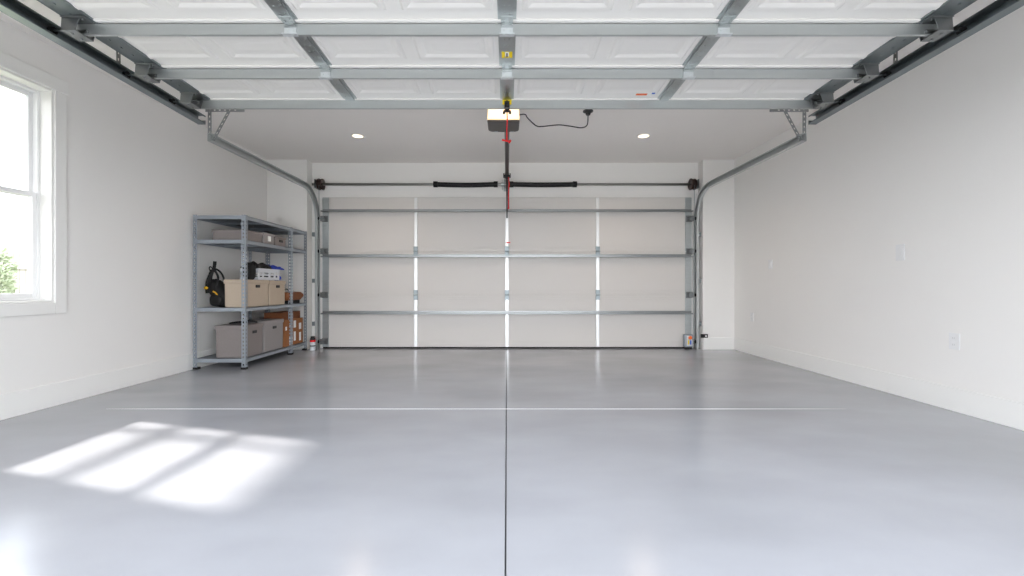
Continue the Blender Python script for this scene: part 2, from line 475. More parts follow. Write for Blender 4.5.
ob.cyl((-0.038, 2.20, 0.112), (-0.018, 2.20, 0.112), 0.012, 8); ob.cyl((0.018, 2.20, 0.112), (0.038, 2.20, 0.112), 0.012, 8)
ob.cyl((0, 2.09, 0.06), (0, 2.14, 0.06), 0.012, 8)
opb = ob.build('operator_bracket', M['black'], ov, bevel=0.002)
tagbox(opb, 'tag', M['yellow'], -0.04, 0.04, 2.148, 2.151, 0.014, 0.060, 'yellow tag')
st = tagbox(ov, 'sticker', M['paper'], -1.27, -1.09, 2.02, 2.09, 0.012, 0.0128, 'small sticker with orange and blue print')
tagbox(st, 'print', M['orange'], -1.20, -1.105, 2.045, 2.078, 0.0128, 0.0134)
tagbox(st, 'print', M['blue_print'], -1.262, -1.235, 2.03, 2.055, 0.0128, 0.0134)

cd = garage_door('door_2', 2.80, [0.02, 0.815, 1.475, 2.30], [0.528, 1.387, 2.072], [-1.385, 0.0, 1.378], False, 2.86,
                 'closed white sectional garage door in the back wall', True, False)
cd.rotation_euler = (PI/2, 0, 0); cd.location = (0, 6.70, 0)
b = MB(); b.box(-2.80, 2.80, -0.0, 0.022, -0.044, 0.004)
lab(b.build('bottom_seal', M['rubber'], cd), 'black rubber bottom seal')
b = MB(); b.box(-0.008, 0.05, 1.60, 1.615, 0.02, 0.035); b.cyl((-0.0, 1.607, 0.018), (-0.0, 1.607, 0.045), 0.008, 8)
lab(b.build('lock_handle', M['red'], cd), 'small red handle')

# ---- tracks: C channel swept along a path in the YZ plane
def sweep_track(b, path, xin, xout, h=0.064):
    # profile (x, t): lip, flange, web, flange, lip
    lipx = xin
    prof = [(xin, -h/2+0.012), (xin, -h/2), (xout, -h/2), (xout, h/2), (xin, h/2), (xin, h/2-0.012)]
    rings = []
    for i, (y, z) in enumerate(path):
        y0, z0 = path[max(i-1, 0)]; y1, z1 = path[min(i+1, len(path)-1)]
        d = Vector((0, y1-y0, z1-z0)).normalized(); n = Vector((0, -d.z, d.y))
        rings.append([b.bm.verts.new(Vector((x, y, z)) + n*t) for x, t in prof])
    for a, c in zip(rings, rings[1:]):
        for k in range(len(prof)-1):
            b.bm.faces.new((a[k], a[k+1], c[k+1], c[k]))

def perf(b, a, c, w, side, t=0.003, pitch=0.05, hole=0.02, hw=0.012):
    # perforated flat strap from a to c, `side` = width direction
    a = Vector(a); c = Vector(c); d = (c-a); L = d.length; d.normalize(); s = Vector(side).normalized(); n = d.cross(s)
    m = Matrix((s, d, n)).transposed().to_4x4(); m.translation = a
    r = (w-hw)/2
    b.box(-w/2, -hw/2, 0, L, -t/2, t/2, m); b.box(hw/2, w/2, 0, L, -t/2, t/2, m)
    y = 0.0
    while y < L:
        y1 = min(L, y + pitch - hole); b.box(-hw/2, hw/2, y, y1, -t/2, t/2, m); y += pitch

def arc(cy, cz, r, a0, a1, n=12):
    return [(cy + r*math.cos(a0+(a1-a0)*i/n), cz + r*math.sin(a0+(a1-a0)*i/n)) for i in range(n+1)]

def back_track(s, label, xin=2.848, xout=2.886):
    r = 0.42; yv = 6.648; zh = 2.385
    path = [(yv, 0.0), (yv, 0.6), (yv, 1.3), (yv, zh-r)] + arc(yv-r, zh-r, r, 0, PI/2, 14)[1:] + [(5.5, zh), (4.8, zh), (4.24, zh)]
    root = empty('door_track', (s*2.86, yv, 0), label, 'garage door track', 'garage door tracks')
    b = MB(); sweep_track(b, path, s*xin, s*xout, 0.074); rebase(b, root.location)
    b.build('rail', M['strut'], root, solid=0.003)
    # jamb brackets
    for z in (0.35, 1.0, 1.7):
        b = MB(); b.box(*sorted((s*2.893, s*2.93)), yv-0.015, YB, z, z+0.06) if s > 0 else b.box(-2.94, -2.893, yv-0.015, YB, z, z+0.06)
        rebase(b, root.location); b.build('jamb_bracket', M['galv_dark'], root)
    # ceiling hanger of perforated angle at the free end
    X = s*2.86; y = 4.29
    b = MB()
    xa, xb = s*2.94, s*2.56
    perf(b, (xa, y, 2.665), (xb, y, 2.665), 0.035, (0, 0, 1)); perf(b, (xa, y-0.016, 2.682), (xb, y-0.016, 2.682), 0.03, (0, 1, 0))
    rebase(b, root.location); b.build('cross_angle', M['strap'], root)
    for (x0, x1) in ((s*2.895, s*2.895), (s*2.70, s*2.865)):
        b = MB(); perf(b, (x1, y-0.006, 2.36), (x0, y-0.006, 2.665), 0.035, (1, 0, 0)); rebase(b, root.location)
        b.build('hanger_strap', M['strap'], root)
    for x0 in (s*2.92, s*2.6):
        b = MB(); perf(b, (x0, y+0.006, 2.66), (x0, y+0.006, ZC), 0.035, (1, 0, 0)); rebase(b, root.location)
        b.build('hanger_strap', M['strap'], root)
back_track(-1, 'curved steel track of the closed door, beside the shelving unit on the left')
back_track(1, 'curved steel track of the closed door, on the right side of the room')

def front_track(s, label):
    z_at = lambda Y: 2.60 + SL*(3.89-Y) - 0.064
    r = 0.42; yv = 0.80; yc = yv + r; zc = z_at(yc)
    path = [(yv, 0.0), (yv, 1.0), (yv, zc-r)] + arc(yc, zc-r, r, PI, PI/2, 14)[1:] + [(2.2, z_at(2.2)), (3.2, z_at(3.2)), (4.18, z_at(4.18))]
    root = empty('door_track', (s*2.92, yv, 0), label, 'garage door track', 'garage door tracks')
    b = MB(); sweep_track(b, path, s*2.865, s*2.935, 0.078); rebase(b, root.location)
    b.build('rail', M['galv_dark'], root, solid=0.003)
    for Y in (3.33, 1.9):
        b = MB(); perf(b, (s*2.941, Y, z_at(Y)-0.03), (s*2.941, Y, ZC), 0.035, (0, 1, 0)); rebase(b, root.location)
        b.build('hanger_strap', M['strap'], root)
    b = MB(); b.box(*sorted((s*2.865, s*2.937)), 4.178, 4.183, z_at(4.18)-0.042, z_at(4.18)-0.005); rebase(b, root.location)
    b.build('end_stop', M['strap'], root)
    for z in (0.4, 1.2, 1.9):
        b = MB(); b.box(*sorted((s*2.938, s*2.96)), YF, 0.84, z, z+0.06); rebase(b, root.location)
        b.build('jamb_bracket', M['galv_dark'], root)
front_track(-1, 'steel track holding the open door overhead, on the window side')
front_track(1, 'steel track holding the open door overhead, above the blank right wall')

# ------------------------------------------------------------------ torsion spring assembly
ts = empty('torsion_spring_assembly', (0, 6.62, 2.48), 'long steel shaft with two black springs above the closed door', 'torsion springs')
def lb(f, name, m, root, **k):
    b = MB(); f(b); rebase(b, root.location); return b.build(name, m, root, **k)
lb(lambda b: b.cyl((-2.93, 6.62, 2.48), (2.86, 6.62, 2.48), 0.019, 14), 'shaft', M['shaft'], ts, smooth=True)
def spring(b, x0, x1, sag):
    n = 60
    for i in range(n):
        xa = x0 + (x1-x0)*i/n; xb = x0 + (x1-x0)*(i+0.86)/n
        z = 2.48 - sag*math.sin(PI*(i+0.5)/n)
        b.cyl((xa, 6.62, z), (xb, 6.62, z), 0.036, 16)
        b.cyl((xb, 6.62, z), (x0 + (x1-x0)*(i+1)/n, 6.62, z), 0.032, 16)
    b.cyl((x0-0.02, 6.62, 2.48), (x0+0.04, 6.62, 2.48), 0.045, 16); b.cyl((x1-0.04, 6.62, 2.48), (x1+0.02, 6.62, 2.48), 0.045, 16)
lb(lambda b: spring(b, -1.085, -0.16, 0.012), 'spring', M['spring'], ts)
lb(lambda b: spring(b, 0.055, 1.03, 0.008), 'spring', M['spring'], ts)
def cplate(b):
    b.box(-0.075, -0.068, 6.57, YB, 2.42, 2.54); b.box(-0.05, 0.03, YB-0.01, YB, 2.40, 2.58); b.cyl((-0.09, 6.62, 2.48), (-0.05, 6.62, 2.48), 0.028, 14)
lb(cplate, 'centre_bracket', M['galv'], ts)
for s, x in ((-1, -2.80), (1, 2.79)):
    def drum(b):
        for dx, r in ((-0.026, 0.085), (-0.010, 0.074), (0.012, 0.07), (0.026, 0.082)):
            b.cyl((x+dx-0.008, 6.62, 2.48), (x+dx+0.008, 6.62, 2.48), r, 24)
        b.cyl((x-0.026, 6.62, 2.48), (x+0.026, 6.62, 2.48), 0.066, 24)
    lb(drum, 'cable_drum', M['drum'], ts)
    lb(lambda b: b.box(*sorted((x+s*0.075, x+s*0.081)), 6.57, YB, 2.42, 2.55), 'end_bracket', M['galv_dark'], ts)
    lb(lambda b: b.cyl((x, 6.55, 2.45), (x+s*0.018, 6.635, 0.10), 0.003, 6), 'lift_cable', M['galv_dark'], ts)

# ------------------------------------------------------------------ opener
op = empty('garage_door_opener', (0, 4.45, 2.47), 'dark ceiling-hung garage door opener with a glowing lamp', 'garage door opener')
def hous(b):
    w = 0.158
    # plan outline with rounded rear corners
    pts = [(-w, 4.305), (w, 4.305), (w, 4.55)] + [(w-0.05+0.05*math.cos(a), 4.55+0.05*math.sin(a)) for a in (0.4, 0.8, 1.2, 1.57)] + \
          [(0, 4.612)] + [(-w+0.05-0.05*math.cos(a), 4.55+0.05*math.sin(a)) for a in (1.57, 1.2, 0.8, 0.4)] + [(-w, 4.55)]
    b.prism(pts, 'z', 2.560, 2.580)
    b.prism([(x*0.96, 4.345 + (y-4.305)*0.88) for x, y in pts], 'z', 2.580, 2.72)
lb(hous, 'housing', M['opener'], op, bevel=0.008).location.x -= 0.035
def lens(b):
    b.prism([(-0.158, 2.581), (0.158, 2.581), (0.15, 2.735), (-0.15, 2.735)], 'y', 4.302, 4.34)
lb(lens, 'lamp_lens', M['lens'], op, bevel=0.006).location.x -= 0.035
for x in (-0.13, 0.035):
    lb(lambda b: b.box(x, x+0.035, 4.585, 4.591, 2.557, 2.561), 'vent', M['plastic_white'], op)
for x in (-0.15, 0.08):
    lb(lambda b: perf(b, (x, 4.42, 2.72), (x, 4.42, ZC), 0.03, (0, 1, 0)), 'hanger', M['strap'], op)
def rail(b):
    b.box(-0.026, 0.026, 4.58, 6.60, 2.618, 2.622); b.box(-0.026, -0.022, 4.58, 6.60, 2.575, 2.62); b.box(0.022, 0.026, 4.58, 6.60, 2.575, 2.62)
    b.box(-0.026, -0.010, 4.58, 6.60, 2.573, 2.577); b.box(0.010, 0.026, 4.58, 6.60, 2.573, 2.577)
lb(rail, 'rail', M['opener_grey'], op)
lb(lambda b: b.box(-0.008, 0.008, 4.62, 6.6, 2.585, 2.60), 'chain', M['black'], op)
def hb(b):
    b.box(-0.045, 0.045, 6.42, 6.50, 2.545, 2.572); b.cyl((-0.055, 6.46, 2.55), (0.055, 6.46, 2.55), 0.012, 8)
    b.box(-0.055, -0.04, 6.44, 6.48, 2.55, 2.60); b.box(0.04, 0.055, 6.44, 6.48, 2.55, 2.60)
lb(hb, 'trolley', M['black'], op)
lb(lambda b: (b.box(-0.035, 0.035, 6.59, 6.60, 2.56, 2.64), b.box(-0.035, -0.03, 6.60, YB, 2.56, 2.63), b.box(0.03, 0.035, 6.60, YB, 2.56, 2.63)), 'header_bracket', M['opener_grey'], op)
lb(lambda b: b.box(-0.012, 0.012, 6.47, 6.485, 1.95, 2.56) or b.box(-0.018, 0.018, 6.46, 6.70, 1.945, 1.975), 'door_arm', M['black'], op, bevel=0.002)

# pull cords
pc = empty('pull_cord', (0, 3.92, 2.23), 'short red release cord with a red handle hanging before the lit opener', 'pull cord', 'red release cords')
lb(lambda b: b.tube([(0.0, 3.905, 2.50), (0.002, 3.91, 2.42), (-0.002, 3.915, 2.33), (0, 3.92, 2.245)], 0.0055, 8), 'cord', M['red'], pc, smooth=True)
lb(lambda b: (b.tube([(-0.045, 3.92, 2.252), (-0.02, 3.92, 2.246), (0.02, 3.92, 2.238), (0.03, 3.92, 2.233)], 0.008, 10), b.cyl((0.016, 3.92, 2.225), (0.032, 3.92, 2.25), 0.01, 8)), 'handle', M['red'], pc, smooth=True)
pc2 = empty('pull_cord', (0.025, 6.44, 2.10), 'thin red cord beside the black arm at the top of the closed door', 'pull cord', 'red release cords')
lb(lambda b: b.tube([(0.022, 6.45, 2.55), (0.03, 6.445, 2.45), (0.022, 6.44, 2.3), (0.024, 6.44, 2.085)], 0.009, 8), 'cord', M['red'], pc2, smooth=True)
lb(lambda b: b.cyl((0.0225, 6.44, 2.075), (0.0255, 6.44, 2.105), 0.011, 8), 'knot', M['red'], pc2)

# power cord and ceiling socket
so = empty('ceiling_socket', (0.875, 4.75, ZC), 'black plug in a small ceiling socket right of the opener', 'socket')
lb(lambda b: b.cyl((0.875, 4.75, ZC), (0.875, 4.75, ZC-0.008), 0.055, 20), 'cover', M['black'], so)
lb(lambda b: (b.cyl((0.875, 4.75, ZC-0.008), (0.875, 4.75, ZC-0.045), 0.035, 16, 0.022),), 'plug', M['black'], so)
def catmull(pts, n=8):
    P = [Vector(p) for p in pts]; P = [P[0]] + P + [P[-1]]; o = []
    for i in range(1, len(P)-2):
        for k in range(n):
            t = k/n
            o.append(0.5*((2*P[i]) + (P[i+1]-P[i-1])*t + (2*P[i-1]-5*P[i]+4*P[i+1]-P[i+2])*t*t + (3*P[i]-P[i-1]-3*P[i+1]+P[i+2])*t**3))
    o.append(P[-2]); return o
b = MB(); b.tube(catmull([(0.115, 4.50, 2.69), (0.14, 4.53, 2.715), (0.19, 4.58, 2.735), (0.22, 4.62, 2.71), (0.31, 4.68, 2.655), (0.38, 4.70, 2.655), (0.55, 4.72, 2.678), (0.68, 4.73, 2.668), (0.80, 4.74, 2.655), (0.865, 4.75, 2.69), (0.875, 4.75, 2.796)]), 0.006, 8)
tag(b.build('power_cord', M['black'], smooth=True), 'black cord looping from the opener to the ceiling socket', 'cord')

# downlights
def downlight(x, y, label):
    r = empty('downlight', (x, y, ZC), label, 'ceiling light', 'recessed ceiling lights')
    b = MB(); n = 32
    rings = []
    for rr, z in ((0.09, 0), (0.088, -0.005), (0.066, -0.005), (0.063, -0.001)):
        rings.append([b.bm.verts.new((rr*math.cos(2*PI*i/n), rr*math.sin(2*PI*i/n), z)) for i in range(n)])
    for a, c in zip(rings, rings[1:]):
        for i in range(n):
            j = (i+1) % n; b.bm.faces.new((a[i], a[j], c[j], c[i]))
    b.build('trim_ring', M['trim'], r, smooth=True)
    b = MB(); b.cyl((0, 0, 0), (0, 0, -0.003), 0.065, 32); b.build('lamp', M['led'], r)
for x, lbel in ((-1.88, 'recessed ceiling light left of the opener'), (1.72, 'recessed ceiling light right of the opener')):
    downlight(x, 5.54, lbel)

# ------------------------------------------------------------------ wall plates on the right wall
def plate(y, z, h, w, kind, label):
    r = empty('light_switch' if kind == 'switch' else 'wall_outlet', (XR, y, z), label, 'switch' if kind == 'switch' else 'outlet')
    b = MB(); b.box(-0.008, 0, -w/2, w/2, -h/2, h/2); b.build('cover_plate', M['plate'], r, bevel=0.003)
    if kind == 'switch':
        b = MB(); b.box(-0.013, -0.007, -w*0.2, w*0.2, -h*0.26, h*0.26); b.build('rocker', M['plate'], r, bevel=0.002)
    else:
        for dz in (-h*0.2, h*0.2):
            b = MB(); b.box(-0.011, -0.007, -w*0.22, w*0.22, dz-h*0.13, dz+h*0.13); s = b.build('socket', M['plate'], r, bevel=0.003)
            b = MB(); b.box(-0.0115, -0.0105, -w*0.10, -w*0.05, dz-h*0.05, dz+h*0.05); b.box(-0.0115, -0.0105, w*0.05, w*0.10, dz-h*0.05, dz+h*0.05)
            b.build('slot', M['plate_slot'], s)
plate(3.80, 1.24, 0.14, 0.085, 'switch', 'white light switch nearest the camera on the right wall')
plate(5.67, 1.23, 0.12, 0.085, 'switch', 'white switch plate near the far end of the right wall')
plate(3.34, 0.53, 0.125, 0.08, 'outlet', 'low white outlet nearest the camera on the right wall')
plate(6.10, 0.52, 0.12, 0.075, 'outlet', 'low white outlet beside the back corner of the right wall')

# photo-eye box and bracket at the right foot of the closed door
se = empty('safety_sensor', (2.72, 6.60, 0.04), 'grey sensor box with orange button at the right foot of the closed door', 'sensor')
lb(lambda b: b.box(2.655, 2.785, 6.575, 6.65, 0.035, 0.225), 'housing', M['shelf'], se, bevel=0.012)
lb(lambda b: b.box(2.685, 2.77, 6.570, 6.576, 0.055, 0.205), 'face', M['plastic_white'], se, bevel=0.002)
lb(lambda b: b.cyl((2.735, 6.572, 0.178), (2.735, 6.560, 0.178), 0.028, 18), 'button', M['orange'], se)
lb(lambda b: b.box(2.70, 2.72, 6.568, 6.571, 0.075, 0.14), 'label_print', M['yellow'], se)
lb(lambda b: b.box(2.73, 2.755, 6.568, 6.571, 0.075, 0.14), 'label_print', M['blue_print'], se)
lb(lambda b: b.box(2.67, 2.775, 6.59, 6.65, 0.0, 0.036), 'foot', M['black'], se)
sb = empty('sensor_bracket', (2.88, 6.57, 0.18), 'black bracket with a white screw at the foot of the right track', 'bracket')
lb(lambda b: b.box(2.897, 3.0, 6.565, 6.58, 0.175, 0.232), 'arm', M['black'], sb, bevel=0.003)
lb(lambda b: b.cyl((2.968, 6.565, 0.203), (2.968, 6.556, 0.203), 0.013, 14), 'screw', M['paper'], sb)

# ------------------------------------------------------------------ shelving unit
SX0, SX1, SY0, SY1 = -3.565, -2.975, 5.00, 6.54
SM = 6.07
sh = empty('shelving_unit', ((SX0+SX1)/2, (SY0+SY1)/2, 0), 'grey metal shelving unit with slotted posts against the left wall', 'shelving unit')
def post(x, y, sx, sy, h=1.76, w=0.042):
    b = MB()
    # L angle: one flange across X, one along Y, each with a column of slots
    perf(b, (x + sx*w/2, y, 0.02), (x + sx*w/2, y, h), w, (1, 0, 0), 0.003, 0.044, 0.022, 0.018)
    perf(b, (x, y + sy*w/2, 0.02), (x, y + sy*w/2, h), w, (0, 1, 0), 0.003, 0.044, 0.022, 0.018)
    rebase(b, sh.location); p = b.build('post', M['shelf'], sh)
    b = MB(); b.box(*sorted((x-sx*0.004, x+sx*0.05)), *sorted((y-sy*0.004, y+sy*0.05)), 0, 0.025); rebase(b, sh.location)
    lab(b.build('foot', M['rubber'], p), 'black plastic foot')
for x, sx in ((SX0, 1), (SX1, -1)):
    post(x, SY0, sx, 1); post(x, SY1, sx, -1); post(x, SM, sx, 1)
LV = (0.12, 0.70, 1.475, 1.752)
for zt in LV:
    b = MB()
    b.box(SX0+0.003, SX1-0.003, SY0+0.004, SY1-0.004, zt-0.006, zt)
    rebase(b, sh.location); d = b.build('shelf', M['shelf_deck'], sh)
    b = MB(); t = 0.003; hh = 0.04
    b.box(SX0+0.004, SX1-0.004, SY0+0.003, SY0+0.006, zt-hh, zt+0.001); b.box(SX0+0.004, SX1-0.004, SY1-0.006, SY1-0.003, zt-hh, zt+0.001)
    b.box(SX1-0.006, SX1-0.003, SY0+0.004, SY1-0.004, zt-hh, zt+0.001); b.box(SX0+0.003, SX0+0.006, SY0+0.004, SY1-0.004, zt-hh, zt+0.001)
    b.box(SX1-0.03, SX1-0.006, SY0+0.006, SY1-0.006, zt-hh, zt-hh+0.003)
    b.box(SX0+0.006, SX1-0.006, SY0+0.006, SY0+0.03, zt-hh, zt-hh+0.003)
    b.box(SX0+0.006, SX1-0.006, (SY0+SM)/2, (SY0+SM)/2+0.02, zt-0.03, zt-0.006)
    for yy in (SM-0.02, SM+0.02): b.box(SX0+0.006, SX1-0.006, yy-0.002, yy+0.002, zt-hh, zt-0.006)
    rebase(b, sh.location); b.build('shelf_edge', M['shelf'], d)

# ---- storage boxes
def storage_box(name, x0, x1, y0, y1, z0, h, m, label, group, lid=True, handle=True, label_plate=False, cat='storage box'):
    cx, cy = (x0+x1)/2, (y0+y1)/2
    r = empty(name, (cx, cy, z0), label, cat, group)
    w, d = (x1-x0)/2, (y1-y0)/2
    b = MB()
    hb = h-0.006 if lid else h
    # slightly tapered soft body
    vs = b.box(-w+0.006, w-0.006, -d+0.006, d-0.006, 0, hb)
    for v in vs:
        if v.co.z < 0.01: v.co.x *= 0.985; v.co.y *= 0.985
    b.build('body', m, r, bevel=0.014, seg=3)
    if lid:
        b = MB(); b.box(-w, w, -d, d, h-0.05 if h > 0.2 else h-0.03, h); b.build('lid', m, r, bevel=0.008, seg=3)
    if handle:
        hz = h*0.76 if h > 0.2 else h*0.55
        b = MB(); b.box(w-0.007, w+0.003, -0.042, 0.042, hz-0.017, hz+0.017)
        b.build('handle', M['black'], r, bevel=0.004)
    if label_plate:
        b = MB(); b.box(w-0.007, w+0.001, -0.03, 0.03, h*0.28, h*0.75); b.build('label', M['paper'], r)
    return r
XF = SX1-0.03
G1 = 'grey boxes on the bottom shelf'
storage_box('storage_box', -3.365, XF, 5.06, 5.43, LV[0], 0.375, M['grey_box'], 'large grey fabric box at the near end of the bottom shelf', G1)
storage_box('storage_box', -3.38, XF, 5.46, 5.93, LV[0], 0.39, M['grey_box2'], 'paler grey box with black handle, behind the nearest one on the bottom shelf', G1)
G2 = 'beige boxes on the middle shelf'
storage_box('storage_box', -3.262, XF, 5.06, 5.565, LV[1], 0.325, M['beige_box'], 'beige box beside the black backpack, the near one of two', G2)
storage_box('storage_box', -3.30, XF, 5.575, 5.98, LV[1], 0.32, M['beige_box'], 'beige box beside the tan leather bag, the far one of two', G2)
G3 = 'low grey boxes on the second shelf from the top'
storage_box('storage_box', -3.40, XF, 5.06, 5.42, LV[2], 0.125, M['grey_box'], 'low grey box at the near end of the shelf second from the top', G3, handle=False)
storage_box('storage_box', -3.36, XF, 5.44, 5.70, LV[2], 0.14, M['grey_box2'], 'low grey box with a white label, on the shelf second from the top', G3, handle=False, label_plate=True)
storage_box('storage_box', -3.36, XF, 5.72, 6.0, LV[2], 0.13, M['grey_box'], 'low grey box with a black handle, on the shelf second from the top', G3, handle=True)

def carton(x0, x1, y0, y1, z0, h, m, label, labels, name='cardboard_box'):
    cx, cy = (x0+x1)/2, (y0+y1)/2
    r = empty(name, (cx, cy, z0), label, 'cardboard box', 'cardboard boxes at the far end of the bottom shelf')
    w, d = (x1-x0)/2, (y1-y0)/2
    b = MB(); b.box(-w, w, -d, d, 0, h-0.004); b.build('body', m, r, bevel=0.004)
    b = MB(); b.box(-w, -0.002, -d, d, h-0.004, h); b.box(0.002, w, -d, d, h-0.004, h); b.build('flap', m, r)
    for (yy, z, lw, lh) in labels:
        b = MB(); b.box(w, w+0.0012, yy-lw/2, yy+lw/2, z-lh/2, z+lh/2); b.build('label', M['paper'], r)
    return r
carton(-3.42, XF, 5.945, 6.17, LV[0], 0.365, M['card'], 'tall cardboard box with white labels next to the paler grey box', [(0.06, 0.07, 0.09, 0.10), (-0.07, 0.25, 0.04, 0.05), (0.05, 0.27, 0.06, 0.03)])
carton(-3.42, XF-0.01, 6.18, 6.50, LV[0], 0.365, M['card'], 'farthest cardboard box with several white labels, against the back wall', [(-0.09, 0.29, 0.07, 0.10), (-0.09, 0.12, 0.06, 0.13), (0.07, 0.25, 0.07, 0.09), (0.07, 0.10, 0.06, 0.12)])
r = carton(-3.30, XF-0.05, 5.97, 6.50, LV[0]+0.365, 0.10, M['card2'], 'long flat brown carton lying on top of the two labelled cardboard boxes', [])
b = MB(); b.box(-0.12, 0.12, -0.02, 0.02, 0.0995, 0.101); b.build('tape', M['leather'], r)
# strap on the near grey box
b = MB(); b.tube(catmull([(-3.28, 5.2, 0.508), (-3.2, 5.3, 0.52), (-3.13, 5.2, 0.515), (-3.08, 5.3, 0.525), (-3.05, 5.36, 0.512), (-3.15, 5.38, 0.53), (-3.25, 5.34, 0.512)]), 0.012, 8, 0.9)
tag(b.build('strap', M['bag'], smooth=True), 'black strap heaped on the lid of the near grey box', 'strap')

# ---- white crate, black bag and blue cloth on the beige boxes
zb = LV[1] + 0.325
cr = empty('plastic_crate', (-3.10, 5.55, zb), 'white slatted plastic crate on top of the beige boxes', 'crate')
def crate(b):
    x0, x1, y0, y1 = -3.22, -3.00, 5.30, 5.80; t = 0.006
    b.box(x0, x1, y0, y1, zb, zb+t)
    for z0, z1 in ((zb, zb+0.035), (zb+0.055, zb+0.07), (zb+0.09, zb+0.135)):
        b.box(x1-t, x1, y0, y1, z0, z1); b.box(x0, x0+t, y0, y1, z0, z1); b.box(x0, x1, y0, y0+t, z0, z1); b.box(x0, x1, y1-t, y1, z0, z1)
    for y in (y0, y0+0.09, y0+0.24, y0+0.36, y1-0.045):
        b.box(x1-t, x1+0.001, y, y+0.045, zb, zb+0.135)
    b.box(x1-t, x1+0.012, y0-0.004, y1+0.004, zb+0.125, zb+0.14)
lb(crate, 'body', M['plastic_white'], cr, bevel=0.0015)
lb(lambda b: b.box(-3.20, -3.01, 5.56, 5.78, zb+0.007, zb+0.05), 'content', M['bag'], cr)
b = MB(); b.ellipsoid((-3.045, 5.20, zb+0.10), 0.048, 0.075, 0.102, 0.55, 24, 14, 0.05, 3)
bg = b.build('duffel_bag', M['bag'], smooth=True)
tag(bg, 'black fabric bag standing on the near beige box, left of the white crate', 'bag')
b = MB(); b.tube(catmull([(-3.01, 5.15, zb+0.14), (-2.995, 5.17, zb+0.20), (-3.0, 5.22, zb+0.205), (-3.01, 5.25, zb+0.14)]), 0.009, 8); b.build('handle', M['bag'], bg, smooth=True)
def cloth(x0, x1, y0, y1, z, amp, seed, over=0.0, name='folded_cloth', m=None):
    rnd = random.Random(seed); ph = [rnd.uniform(0, 6.28) for _ in range(8)]
    b = MB(); nx, ny = 22, 30; g = []
    for i in range(nx+1):
        row = []
        for j in range(ny+1):
            u, v = i/nx, j/ny
            x = x0 + (x1-x0)*u + 0.012*math.sin(9*v+ph[0]); y = y0 + (y1-y0)*v + 0.014*math.sin(7*u+ph[1])
            e = min(u, 1-u, v, 1-v)*5
            h = amp*min(1, e)**0.5*(0.75 + 0.2*math.sin(11*u+ph[2]+3*v) + 0.2*math.sin(13*v+ph[3]))
            row.append(b.bm.verts.new((x, y, z + max(0.002, h))))
        g.append(row)
    for i in range(nx):
        for j in range(ny): b.bm.faces.new((g[i][j], g[i+1][j], g[i+1][j+1], g[i][j+1]))
    # closed underside
    bt = [[b.bm.verts.new((v.co.x, v.co.y, z)) for v in row] for row in g]
    for i in range(nx):
        for j in range(ny): b.bm.faces.new((bt[i][j], bt[i][j+1], bt[i+1][j+1], bt[i+1][j]))
    for i in range(nx):
        b.bm.faces.new((g[i][0], bt[i][0], bt[i+1][0], g[i+1][0])); b.bm.faces.new((g[i][ny], g[i+1][ny], bt[i+1][ny], bt[i][ny]))
    for j in range(ny):
        b.bm.faces.new((g[0][j], g[0][j+1], bt[0][j+1], bt[0][j])); b.bm.faces.new((g[nx][j], bt[nx][j], bt[nx][j+1], g[nx][j+1]))
    return b.build(name, m, smooth=True)
tag(cloth(-3.21, -2.995, 5.25, 5.62, zb+0.1405, 0.075, 4, m=M['bag'], name='folded_jacket'), 'black jacket heaped on the white crate', 'jacket')
tag(cloth(-3.20, -2.99, 5.625, 5.93, zb+0.1405, 0.055, 9, m=M['navy']), 'bright blue cloth folded on the far end of the white crate', 'cloth')
b = MB(); b.ellipsoid((-3.08, 5.88, zb+0.034), 0.055, 0.05, 0.036, 0.8, 16, 10, 0.08, 5)
tag(b.build('work_glove', M['navy'], smooth=True), 'small dark blue bundle on the far beige box', 'cloth')

# ---- tan leather bag
tb = empty('tool_bag', (-3.12, 6.29, LV[1]), 'tan leather tool bag at the far end of the middle shelf', 'bag')
lb(lambda b: b.box(-3.22, -3.02, 6.06, 6.42, LV[1], LV[1]+0.05), 'base', M['bag'], tb, bevel=0.01)
lb(lambda b: b.prism([(6.02, LV[1]+0.05), (6.40, LV[1]+0.05), (6.505, LV[1]+0.10), (6.50, LV[1]+0.135), (6.42, LV[1]+0.165), (6.02, LV[1]+0.16), (6.0, LV[1]+0.1)], 'x', -3.24, -3.0), 'body', M['leather'], tb, bevel=0.02, seg=4)
lb(lambda b: b.tube(catmull([(-3.12, 6.12, LV[1]+0.16), (-3.12, 6.16, LV[1]+0.20), (-3.12, 6.26, LV[1]+0.20), (-3.12, 6.3, LV[1]+0.16)]), 0.008, 8), 'handle', M['bag'], tb, smooth=True)

# ---- backpack with straps
bp = empty('backpack', (-3.42, 5.16, LV[1]), 'black backpack with yellow accents standing at the near end of the middle shelf', 'backpack')
def bbody(b):
    b.ellipsoid((0, 0, 0), 0.105, 0.075, 0.145, 0.7, 24, 16, 0.04, 2)
    for v in b.bm.verts:
        x, y, z = v.co
        k = 1.0 if z < 0 else 1 - 0.25*z/0.145
        x = x*k
        x += -0.055*(z/0.145)*0.9 + (0.02 if z < 0 else 0)
        v.co = Vector((-3.40 + x, 5.16 + y, LV[1] + 0.147 + z))
lb(bbody, 'body', M['bag'], bp, smooth=True)
zz = LV[1]
lb(lambda b: b.tube(catmull([(-3.515, 5.12, zz+0.18), (-3.505, 5.11, zz+0.28), (-3.47, 5.11, zz+0.36), (-3.43, 5.12, zz+0.395), (-3.37, 5.12, zz+0.37), (-3.325, 5.12, zz+0.30), (-3.31, 5.12, zz+0.18), (-3.315, 5.12, zz+0.08)]), 0.010, 8), 'strap', M['bag'], bp, smooth=True)
